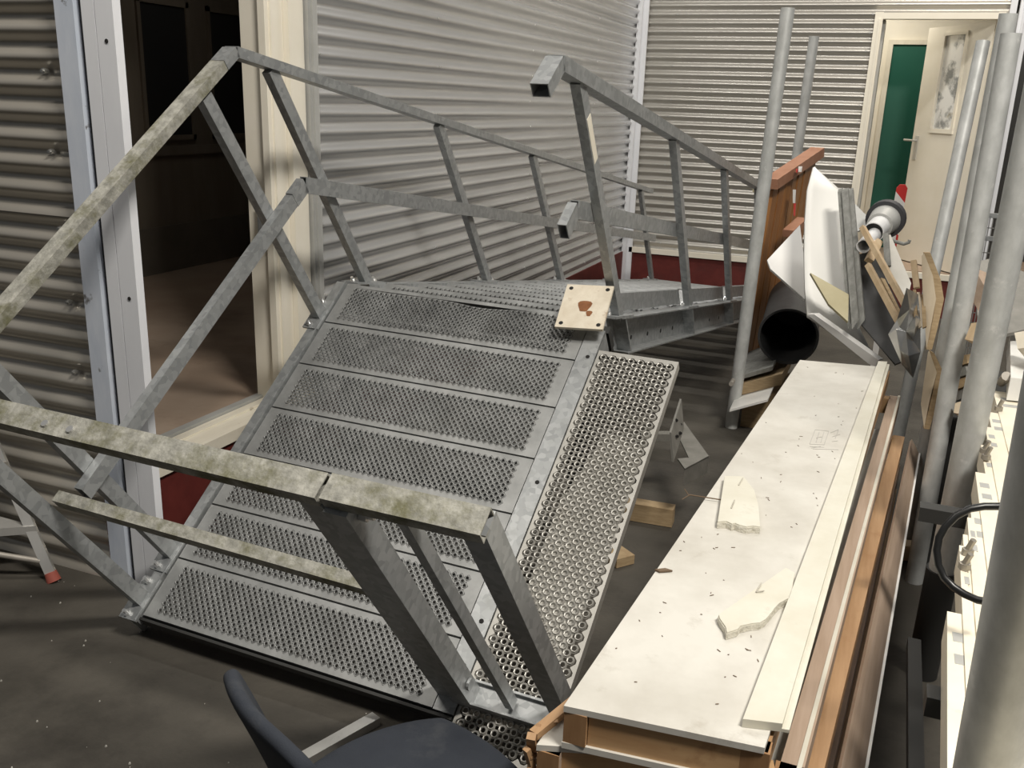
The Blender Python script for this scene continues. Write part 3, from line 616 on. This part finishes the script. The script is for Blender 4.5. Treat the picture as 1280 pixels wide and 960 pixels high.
# ================================================================== POLES on the right
def pole(label, p, q, r, open_top=True, group='standing zinc poles', sleeve=None):
    p, q = V(p), V(q); o = thing('steel_pole', label, 'pole', p, group)
    part('tube', MB().tube((0,0,0), q-p, r, 28, wall=.003), M_pipe, o, smooth=True)
    if sleeve:
        d = (q-p).normalized(); part('sleeve', MB().tube((0,0,0), d*sleeve, r+.006, 28), M_dark, o, smooth=True, label='dark socket at the foot of the pole')
    return o
def floorhit(p, q):
    p, q = V(p), V(q); t = p.z/(p.z-q.z); return p+(q-p)*t
p1t = at(985, 10, 4.75); p1b = floorhit(p1t, at(928, 430, 4.72)); pole('tall zinc pole left of the brown slatted panel', p1b, p1t, .032)
p2t = at(1018, 45, 6.2); p2b = floorhit(p2t, at(996, 195, 6.25)); pole('shorter thin zinc pole rising behind the brown slatted panel', p2b, p2t, .030)
p3t = at(1229, 52, 4.7); p3b = floorhit(p3t, at(1170, 325, 4.5)); pole('thin zinc pole leaning in front of the cream door', p3b, p3t, .0285)
p4t = at(1261, 17, 3.62); p4b = floorhit(p4t, at(1180, 440, 3.66)); pole('thick zinc pole, rear one of the close pair right of the cream door', p4b, p4t, .029)
p5t = at(1264, 42, 3.36); p5b = floorhit(p5t, at(1192, 447, 3.34)); pole('thick zinc pole, front one of the close pair right of the cream door', p5b, p5t, .030)
p6t = at(1303, 100, 2.62); p6b = floorhit(p6t, at(1168, 762, 2.70)); pole('thick zinc pole with dark socket standing beside the cream beams', p6b, p6t+(p6t-p6b)*.2, .0375, sleeve=.36)
p7a = at(1317, 560, 1.0); p7b = at(1235, 960, 1.1); p7f = floorhit(p7a, p7b); pole('nearest zinc pole with paint splashes at bottom right edge', p7f, p7a+(p7a-p7b)*1.2, .0375)

# ================================================================== CREAM BEAMS on a rack
step = [(1184,764),(1200,684),(1205,668),(1210,649),(1214,632),(1220,592),(1227,556),(1232,535),(1236,515),(1242,490)]
rk = thing('steel_rack', 'low dark steel trestle carrying the cream beams', 'rack', (.30, 1.7, 0))
for x in (-.10, .16):
    for y in (-.25, .55): part('leg', MB().bar((x, y, 0), (x, y, .70), .04, .04), M_dark, rk)
for y in (-.25, .55): part('crossbar', MB().bar((-.14, y, .7), (.22, y, .7), .04, .035), M_dark, rk)
part('crossbar', MB().bar((-.10, -.25, .35), (-.10, .55, .35), .03, .03), M_dark, rk)
labs = ['first and shortest', 'second', 'third', 'fourth', 'fifth', 'sixth', 'seventh', 'eighth', 'ninth', 'last and longest']
xs = [atZ(*p, .78).x for p in step]; ys = [atZ(*p, .78).y for p in step]
for i in range(10):
    x0 = xs[i] if i == 0 else max(xs[i]-.002, xs[i-1]+.004); x1 = (xs[i+1] if i < 9 else xs[i]+.09)-.001
    zt = .78+.004*(i%2)
    o = thing('cream_beam', labs[i]+' cream painted beam of the row, counted from the left', 'beam', (x0, .5, zt-.06), 'cream beams on the rack')
    kx = .04
    part('body', MB().prism([(0-kx, 0, 0), (x1-x0-kx, 0, 0), (x1-x0, ys[i]-.5, 0), (0, ys[i]-.5, 0)], (0, 0, .06)), M_creamb, o)
    for dy in (.10, .17):
        part('slot', MB().box((max(.0, (x1-x0)*.15), ys[i]-.5-dy, .0595), ((x1-x0)*.85, ys[i]-.5-dy+.03, .0606)), M_grtrim, o)
def bolt(label, px, py):
    p = atZ(px, py, .785); o = thing('bolt', label, 'bolt', p, 'bolts on the cream beams')
    part('head', MB().tube((0,0,0), (0,0,.012), .011, 6), M_bolt, o); part('shank', MB().tube((0,0,.012), (.006,-.004,.034), .006, 8), M_bolt, o)
bolt('rusty bolt standing beside the far beam ends, upper one', 1248, 513); bolt('dark double bolt beside the middle beam ends', 1230, 566); bolt('dark bolt just below the middle double bolt', 1232, 574)
bolt('rusty bolt inside the cable loop, upper one', 1209, 693); bolt('rusty bolt inside the cable loop, lower one', 1205, 711)
cs = [(1270,636),(1250,633),(1230,633),(1212,636),(1195,645),(1182,658),(1174,672),(1171,688),(1173,706),(1180,722),(1192,734),(1206,743),(1222,750),(1238,753)]
pts = []
for i, c in enumerate(cs):
    tt = i/(len(cs)-1); zz = .80+.10*math.sin(math.pi*tt); pts.append(at(c[0], c[1], 1.62-.1*tt))
mb = MB().path(pts, .0065, 12)
single('cable', mb, M_black, 'black rubber cable looping out over the cream beams', 'cable', smooth=True)
# white piece on the far end of the beams
wp = thing('white_block', 'white painted block lying on the far end of the cream beams', 'block', atZ(1262, 500, .79))
q = [atZ(1258, 500, .79), atZ(1310, 505, .79), atZ(1310, 440, .79), atZ(1258, 440, .79)]; b = wp.location
part('block', MB().prism([p-b for p in q], (0, 0, .07)), M_whiteC, wp)
part('peg', MB().tube(atZ(1252, 478, .80)-b, atZ(1258, 470, .85)-b, .014, 10), M_alub, wp)

# ================================================================== JUNK PILE
def slab(name, label, cat, pts, th, m, group=None, edge=None, parent=None, smooth=False):
    P = [at(*p) for p in pts]; n = V((0,0,0)); c = sum(P, V((0,0,0)))/len(P)
    for i in range(len(P)): n += (P[i]-c).cross(P[(i+1)%len(P)]-c)
    n.normalize(); n = n if n.dot(CAM-c) > 0 else -n
    P = [CAM+ray(p[0], p[1])*((c-CAM).dot(n)/ray(p[0], p[1]).dot(n)) for p in pts]
    mb = MB().prism(P, n*-th)
    return single(name, mb, m, label, cat, group, smooth=smooth)
# brown slatted panel
a_, b_, c_, d_ = at(966, 238, 5.3), at(1021, 196, 5.9), at(985, 405, 5.9), at(930, 458, 5.3)
bw = thing('slatted_panel', 'varnished brown slatted wooden panel with a cap rail, standing on end', 'panel', d_)
n_ = (b_-a_).cross(d_-a_).normalized(); n_ = n_ if n_.dot(CAM-a_) > 0 else -n_
for k in range(7):
    f0, f1 = k/7+.004, (k+1)/7-.004
    P = [a_+(b_-a_)*f0, a_+(b_-a_)*f1, d_+(c_-d_)*f1, d_+(c_-d_)*f0]
    part('slat', MB().prism([p-d_+n_*random.uniform(0, .006) for p in P], n_*-.022), M_hardw, bw)
part('cap_rail', MB().bar(at(963, 230, 5.24)-d_, at(1022, 190, 5.92)-d_, .08, .055), M_hardcap, bw)
part('lower_rail', MB().bar(at(985, 292, 5.3)-d_, at(1003, 276, 5.5)-d_, .06, .04), M_hardcap, bw)
tp = thing('barrier_tape', 'torn red and white tape hanging on the brown slatted panel', 'tape', at(993, 250, 5.4))
for (x0, y0, x1, y1), m in (((991, 237, 995, 254), M_whp), ((992, 254, 995, 270), M_redp), ((998, 208, 1003, 215), M_whp), ((995, 211, 998, 216), M_redp)):
    P = [at(x0, y0, 5.42), at(x1, y0, 5.46), at(x1-1, y1, 5.44), at(x0, y1, 5.4)]
    part('tape_piece', MB().prism([p-tp.location for p in P], (.0, .003, 0)), m, tp)
slab('white_board', 'small white laminate board leaning left of the tall curved board', 'board', [(959,325,4.75),(1000,281,4.85),(1006,330,4.75),(1006,374,4.6),(963,336,4.65)], .015, M_white)
# tall curved hardboard
mb = MB()
L_ = [(1017,209,4.78),(1009,238,4.70),(1006,275,4.60),(1005,318,4.48),(1006,360,4.36),(1009,396,4.26)]
R_ = [(1018,210,4.82),(1054,242,4.80),(1053,285,4.66),(1056,335,4.52),(1066,395,4.36),(1096,455,4.18)]
for i in range(6):
    for k in range(7):
        t_ = k/6; p = at(*L_[i]).lerp(at(*R_[i]), t_); p.y += .012*math.sin(math.pi*t_); mb.v.append(p)
for i in range(5):
    for k in range(6): q = i*7+k; mb.f.append((q, q+1, q+8, q+7))
o = single('curved_board', mb, M_whiteC, 'tall bowed white hardboard sheet in the middle of the junk pile', 'board', smooth=80)
md = o.modifiers.new('thick', 'SOLIDIFY'); md.thickness = .012; md.offset = 0
slab('white_plank', 'white nail studded plank along the foot of the bowed hardboard', 'plank', [(1009,393,4.24),(1018,393,4.22),(1098,450,4.05),(1094,458,4.05),(1086,455,4.08)], .03, M_white)
slab('olive_board', 'broken olive coloured board leaning on the bowed hardboard', 'board', [(1013,341,4.22),(1061,368,4.2),(1060,402,4.08),(1036,380,4.12)], .012, M_olive)
gp = thing('grey_plank', 'weathered grey plank of three layers standing before the bowed hardboard', 'plank', at(1075, 410, 4.15))
for x0, x1, xb0, xb1, dy in ((1047,1053,1060,1066,0), (1052,1060,1065,1073,-.02), (1059,1066,1072,1081,0)):
    P = [at(x0, 240, 4.55+dy), at(x1, 238, 4.55+dy), at(xb1, 400, 4.12+dy), at(xb0, 412, 4.1+dy)]
    part('layer', MB().prism([p-gp.location for p in P], (.0, .03, .01)), M_gywd, gp)
slab('dark_sheet', 'dark grey sheet leaning right of the weathered plank', 'sheet', [(1074,318,4.4),(1090,312,4.42),(1131,396,4.15),(1127,452,4.0),(1119,455,4.0),(1076,404,4.1)], .012, M_dksht)
slab('grey_offcut', 'light grey board end behind the top of the weathered plank', 'board', [(1066,252,4.9),(1084,270,4.85),(1082,285,4.8),(1070,290,4.75)], .01, M_grtrim)
# crumpled metal
mb = MB(); CP = [(1133,360),(1147,368),(1150,400),(1150,440),(1141,472),(1128,455),(1111,418),(1122,400)]
cc = at(1133, 415, 3.9); ring = [at(x, y, 3.95+random.uniform(-.05,.03)) for x, y in CP]
mid = [p.lerp(cc, .5)+V((random.uniform(-.015,.015), random.uniform(-.07,.02), random.uniform(-.015,.015))) for p in ring]
mb.v = ring+mid+[cc]; n = 8
for i in range(n): j = (i+1)%n; mb.f += [(i, j, n+j, n+i), (n+i, n+j, 2*n)]
o = single('crumpled_sheet', mb, M_crump, 'crumpled shiny sheet metal at the foot of the junk pile', 'sheet metal')
md = o.modifiers.new('thick', 'SOLIDIFY'); md.thickness = .003
# laths and boards
def lath(label, p, q, w_, t_, m=M_lath): 
    return single('lath', MB().bar(at(*p), at(*q), w_, t_, (0, 1, .3)), m, label, 'lath', 'loose laths in the junk pile')
lath('long pale lath running down from the white pipe mouth', (1078,284,4.35), (1133,384,4.0), .022, .02)
lath('pale lath lying along the dark sheet', (1085,331,4.25), (1123,402,4.0), .022, .02)
lath('darker short lath between two pale ones', (1102,350,4.25), (1126,400,4.02), .02, .02, M_plyE)
lath('short grey lath beside the white triangular board', (1107,292,4.4), (1110,333,4.3), .024, .015, M_gywd)
lath('stubby wood offcut below the white pipe', (1086,326,4.3), (1098,302,4.4), .03, .03)
lath('narrow upright lath left of the pale plywood', (1142,326,4.0), (1146,360,3.95), .022, .02)
slab('triangular_board', 'off white triangular board in front of the cream door', 'board', [(1110,294,4.45),(1113,293,4.45),(1139,354,4.3),(1132,384,4.15),(1112,340,4.3)], .012, M_gyp)
def ply(label, face, edge, Y):
    b = at(*face[-1], Y-.1); o = thing('plywood_piece', label, 'plywood', b, 'plywood offcuts beside the poles')
    P = [at(x, y, Y-.0006*(y-320)) for x, y in face]; part('face', MB().prism([p-b for p in P], (.006, .02, 0)), M_ply, o)
    P = [at(x, y, Y-.0006*(y-320)+.003) for x, y in edge]; part('edge', MB().prism([p-b for p in P], (-.004, .02, 0)), M_plyE, o)
ply('pale curved plywood offcut standing left of the pole pair', [(1152,320),(1155,317),(1166,345),(1170,374),(1165,400),(1158,436),(1156,400),(1153,360)], [(1155,316),(1163,316),(1176,350),(1180,374),(1172,410),(1165,437),(1158,437),(1166,400),(1170,374),(1166,345)], 4.0)
ply('lower plywood offcut under the pale curved one', [(1160,440),(1162,440),(1171,466),(1162,500),(1155,535),(1151,505)], [(1162,438),(1168,442),(1180,467),(1172,500),(1162,537),(1155,536),(1164,500),(1171,466)], 3.7)
for k, (x0, x1) in enumerate(((1139,1144),(1144,1149),(1149,1155))):
    slab('thin_slip', ('left','middle','right')[k]+' one of the three thin wood slips between crumpled metal and pale plywood', 'wood', [(x0+2,362+3*k,4.0),(x1+1,362+3*k,4.0),(x1+3,408,3.9),(x0+4,410,3.9)], .008, M_ply if k%2 else M_plyE, 'thin wood slips')
# white pipe, flange and dark pipes
ax = (at(1079, 303, 4.35)-at(1108, 272, 4.75)).normalized(); fl = at(1106, 275, 4.7)
wpz = thing('pipe_with_collar', 'white plastic pipe with a big black rubber collar pointing at the viewer', 'pipe', fl)
part('collar', MB().tube((0,0,0), -ax*.04, .088, 28, wall=.02), M_dpvc, wpz, smooth=True)
part('collar_cone', MB().tube(ax*.10, (0,0,0), .058, 28, .070, wall=.012), M_grtrim, wpz, smooth=True)
we = (at(1087, 294, 4.5)-fl).length
part('white_pipe', MB().tube(ax*we, -ax*.05, .046, 28, wall=.004), M_pvc, wpz, smooth=True)
part('mouth', MB().tube(ax*(we-.02), ax*(we-.025), .042, 24), M_duct, wpz, label='dark disc standing in for the shaded inside of the white pipe')  # black disc takes the place of shade inside the pipe
sp2 = at(1079, 308, 4.33)
single('grey_pipe', MB().tube(sp2, sp2-ax*.4, .030, 24, wall=.004), M_pvc, 'thin pale pipe, lowest of the pipe bundle', 'pipe', smooth=True)
sb = thing('striped_post', 'red and white striped marker post behind the black collar', 'post', at(1121, 300, 5.2))
sd = at(1128, 233, 5.2)-at(1120, 275, 5.2); L0 = at(1120, 275, 5.2)-sb.location
part('stake', MB().bar((L0.x-sd.x*.2, 0, -sb.location.z), L0-sd*.45, .03, .02, (0, 1, 0)), M_whp, sb)
wx, sk = V((.026, 0, 0)), sd*.16
ts = [-1.0, -.65, -.3, .05, .36, .68, .95]
for k in range(6):
    s0 = sk if k else sk*0; s1 = sk if k < 5 else sk*0
    P = [L0+sd*ts[k]-wx+s0, L0+sd*ts[k]+wx-s0, L0+sd*ts[k+1]+wx-s1, L0+sd*ts[k+1]-wx+s1]
    if k == 5: P = P[:2]+[P[2], P[2]-wx*.5+sd*.10, P[3]+wx*.5+sd*.10, P[3]]
    part('band', MB().prism(P, (0, .02, 0)), M_redp if k%2 else M_whp, sb)
single('bent_rod', MB().path([at(1112, 300, 4.6), at(1130, 305, 4.55), at(1136, 303, 4.55), at(1137, 300, 4.55)], .008, 8), M_gywd, 'bent grey rod in front of the cream door', 'rod', smooth=True)
# black duct and boards beneath
dm = at(985, 421, 4.85); dd = (at(1000, 345, 6.0)-dm).normalized()
single('duct_pipe', MB().tube(dm, dm+dd*.62, .146, 40, wall=.006).tube(dm+dd*.60, dm+dd*.615, .142, 40).tube(dm-dd*.002, dm+dd*.05, .152, 40, wall=.006), M_duct, 'large black plastic duct pipe with open mouth', 'pipe', smooth=True)  # second tube is an added rear disc that keeps the inside dark
def flat(name, label, P, t_, m, cat='board', group='boards under the duct'):
    return single(name, MB().prism([V(p) for p in P], (0, 0, -t_)), m, label, cat, group)
flat('loose_board', 'brown grey board directly under the black duct', [at(920,471,4.75), at(966,458,4.75), at(985,420,5.3), at(935,440,5.35)], .022, M_gywd)
flat('loose_board', 'thick brown timber under the grey board', [at(920,482,4.72), at(978,467,4.72), at(990,445,5.2), at(935,455,5.25)], .06, M_plyE)
flat('white_sheet', 'small white sheet lowest in the heap under the duct', [at(912,512,4.55), at(960,499,4.55), at(968,481,4.75), at(921,492,4.78)], .012, M_whiteC)
single('heap_support', MB().box((-.58, 4.75, 0), (-.30, 5.2, .20)), M_plyE, 'dark timber crate under the boards and duct', 'crate')
single('rod_end', MB().tube(at(914, 480, 4.6), at(921, 466, 4.9), .012, 10), M_alub, 'pale rod end poking out left of the boards under the duct', 'rod', smooth=True)
# things behind the poles on the right
slab('grey_board', 'large grey board behind the thick poles at right edge', 'board', [(1219,327,3.9),(1245,322,3.95),(1300,350,3.8),(1310,405,3.6),(1258,417,3.5),(1222,395,3.6)], .015, M_gbeam)
slab('pink_timber', 'pinkish timber end between the thick poles', 'timber', [(1217,334,3.5),(1233,362,3.35),(1229,398,3.3),(1213,372,3.4)], .05, M_pink)
slab('broken_timber', 'broken pale timber end left of the socketed pole', 'timber', [(1214,404,3.3),(1226,402,3.25),(1222,428,3.2),(1206,424,3.25)], .04, M_lath)
slab('pale_block', 'pale wooden block low between the poles', 'block', [(1194,504,3.3),(1206,500,3.28),(1204,518,3.25),(1192,516,3.27)], .06, M_ply)
slab('cream_offcut', 'cream wooden offcut under the grey board at the right edge', 'timber', [(1268,416,3.3),(1300,410,3.2),(1300,432,3.1),(1272,436,3.15)], .05, M_sill)
single('dark_crate', MB().box((.28, 3.35, 0), (.75, 4.1, .62)), M_dark, 'dark steel crate under the offcuts behind the poles', 'crate')
for k in range(4):
    zz = .25+.09*k; single('dark_offcut', MB().bar(at(1192+2*k, 455+14*k, 3.5), at(1215, 448+14*k, 3.45), .05, .03), M_gywd if k%2 else M_plyE, ('topmost','second from top','third from top','lowest')[k]+' dark offcut in the gap left of the socketed pole', 'timber', 'offcuts between the poles')
ms = thing('wire_cage', 'grey wire mesh cage seen between poles near the white posts', 'cage', (at(1215, 322, 6).x, 6, 0))
b = ms.location; mb = MB(); x0, x1 = at(1208, 300, 6).x-b.x, at(1262, 300, 6).x-b.x; z0, z1 = .0, at(1220, 268, 6).z-b.z
for k in range(14): x = x0+(x1-x0)*k/13; mb.bar((x, 0, z0), (x, 0, z1), .005, .005, (0, 1, 0))
for k in range(16): zz = z0+(z1-z0)*k/15; mb.bar((x0, 0, zz), (x1, 0, zz), .005, .005)
part('wire_grid', mb, M_wire, ms)['kind'] = 'stuff'
part('top_bar', MB().bar((x0, 0, z1), (x1, 0, z1), .03, .025), M_galv, ms); part('top_bar', MB().bar((x0, 0, z1-.13), (x1, 0, z1-.13), .03, .025), M_galv, ms)
# chain at the end of the right handrail
cn = thing('chain', 'short pale chain hanging at the end of the right handrail', 'chain', at(946, 262, 6.4))
for k in range(6):
    c = at(947-(k//2), 246+7*k, 6.4)-cn.location; mb = MB(); pts = []
    for t_ in range(11): a = 2*math.pi*t_/10; pts.append(c+(V((.012*math.cos(a), 0, .028*math.sin(a))) if k%2 else V((0, .012*math.cos(a), .028*math.sin(a)))))
    part('link', mb.path(pts, .0045, 6), M_whp, cn, smooth=True)
part('hook', MB().bar(at(942, 240, 6.4)-cn.location, at(943, 226, 6.4)-cn.location, .012, .012), M_olive, cn)

# ================================================================== UNDER THE STAIR
fb = thing('steel_bracket', 'steel frame bracket with upright drilled plate beside the grating', 'bracket', (-.62, 3.3, 0))
b = fb.location
part('plate', MB().prism([at(*p)-b for p in ((852,499,3.35),(855,536,3.30),(842,578,3.1),(839,541,3.15))], (-.008, .004, 0)), M_gbeam, fb, label='upright drilled plate')
for p in ((845,525,3.235),(850,530,3.285),(846,545,3.19),(850,541,3.235)): part('hole', MB().tube(at(*p)-b-V((0,.0,0)), at(*p)-b+V((.004,-.006,0)), .006, 8), M_hole, fb)
z1 = .30
P = [atZ(855, 527, z1)-b, atZ(886, 570, z1)-b, atZ(856, 586, z1)-b, atZ(847, 573, z1)-b, atZ(861, 572, z1)-b, atZ(848, 545, z1)-b]
part('frame_top', MB().prism(P, (0, 0, -.006)), M_gbeam, fb)
part('frame_web', MB().prism([atZ(886,570,z1)-b, atZ(856,586,z1)-b, atZ(856,586,z1)-b-V((0,0,.07)), atZ(886,570,z1)-b-V((0,0,.07))], (0, .008, 0)), M_gbeam, fb)
for q in ((835, 540), (852, 590)):
    t_ = atZ(*q, z1)-b; part('leg', MB().bar((t_.x, t_.y, -b.z), (t_.x, t_.y, z1-.005), .05, .05), M_dark, fb)
part('frame_arm', MB().bar(atZ(800, 545, z1)-b, atZ(848, 545, z1)-b, .04, .03), M_gbeam, fb)
single('floor_timber', MB().bar(atZ(770, 633, .04), atZ(842, 645, .04), .06, .075), M_plyE, 'timber bearer on the dark floor between grating and panel stack', 'timber')
single('floor_plank', MB().bar(atZ(765, 690, .02), atZ(782, 702, .02), .08, .035), M_plyE, 'short brown plank end on the floor under the grating', 'timber')
mb = MB()
for k in range(34):
    x, y = random.uniform(-2.2, -.9), random.uniform(1.3, 1.95)
    if random.random() < .3: x, y = random.uniform(-2.6, -1.9), random.uniform(1.7, 2.05)
    r_ = random.uniform(.001, .0035); mb.tube((x, y, 0), (x+r_*.3, y, r_*1.2), r_, 5, r_*.5)
single('floor_crumbs', mb, M_crumb, 'scattered plaster crumbs on the concrete floor', 'debris', kind='stuff')
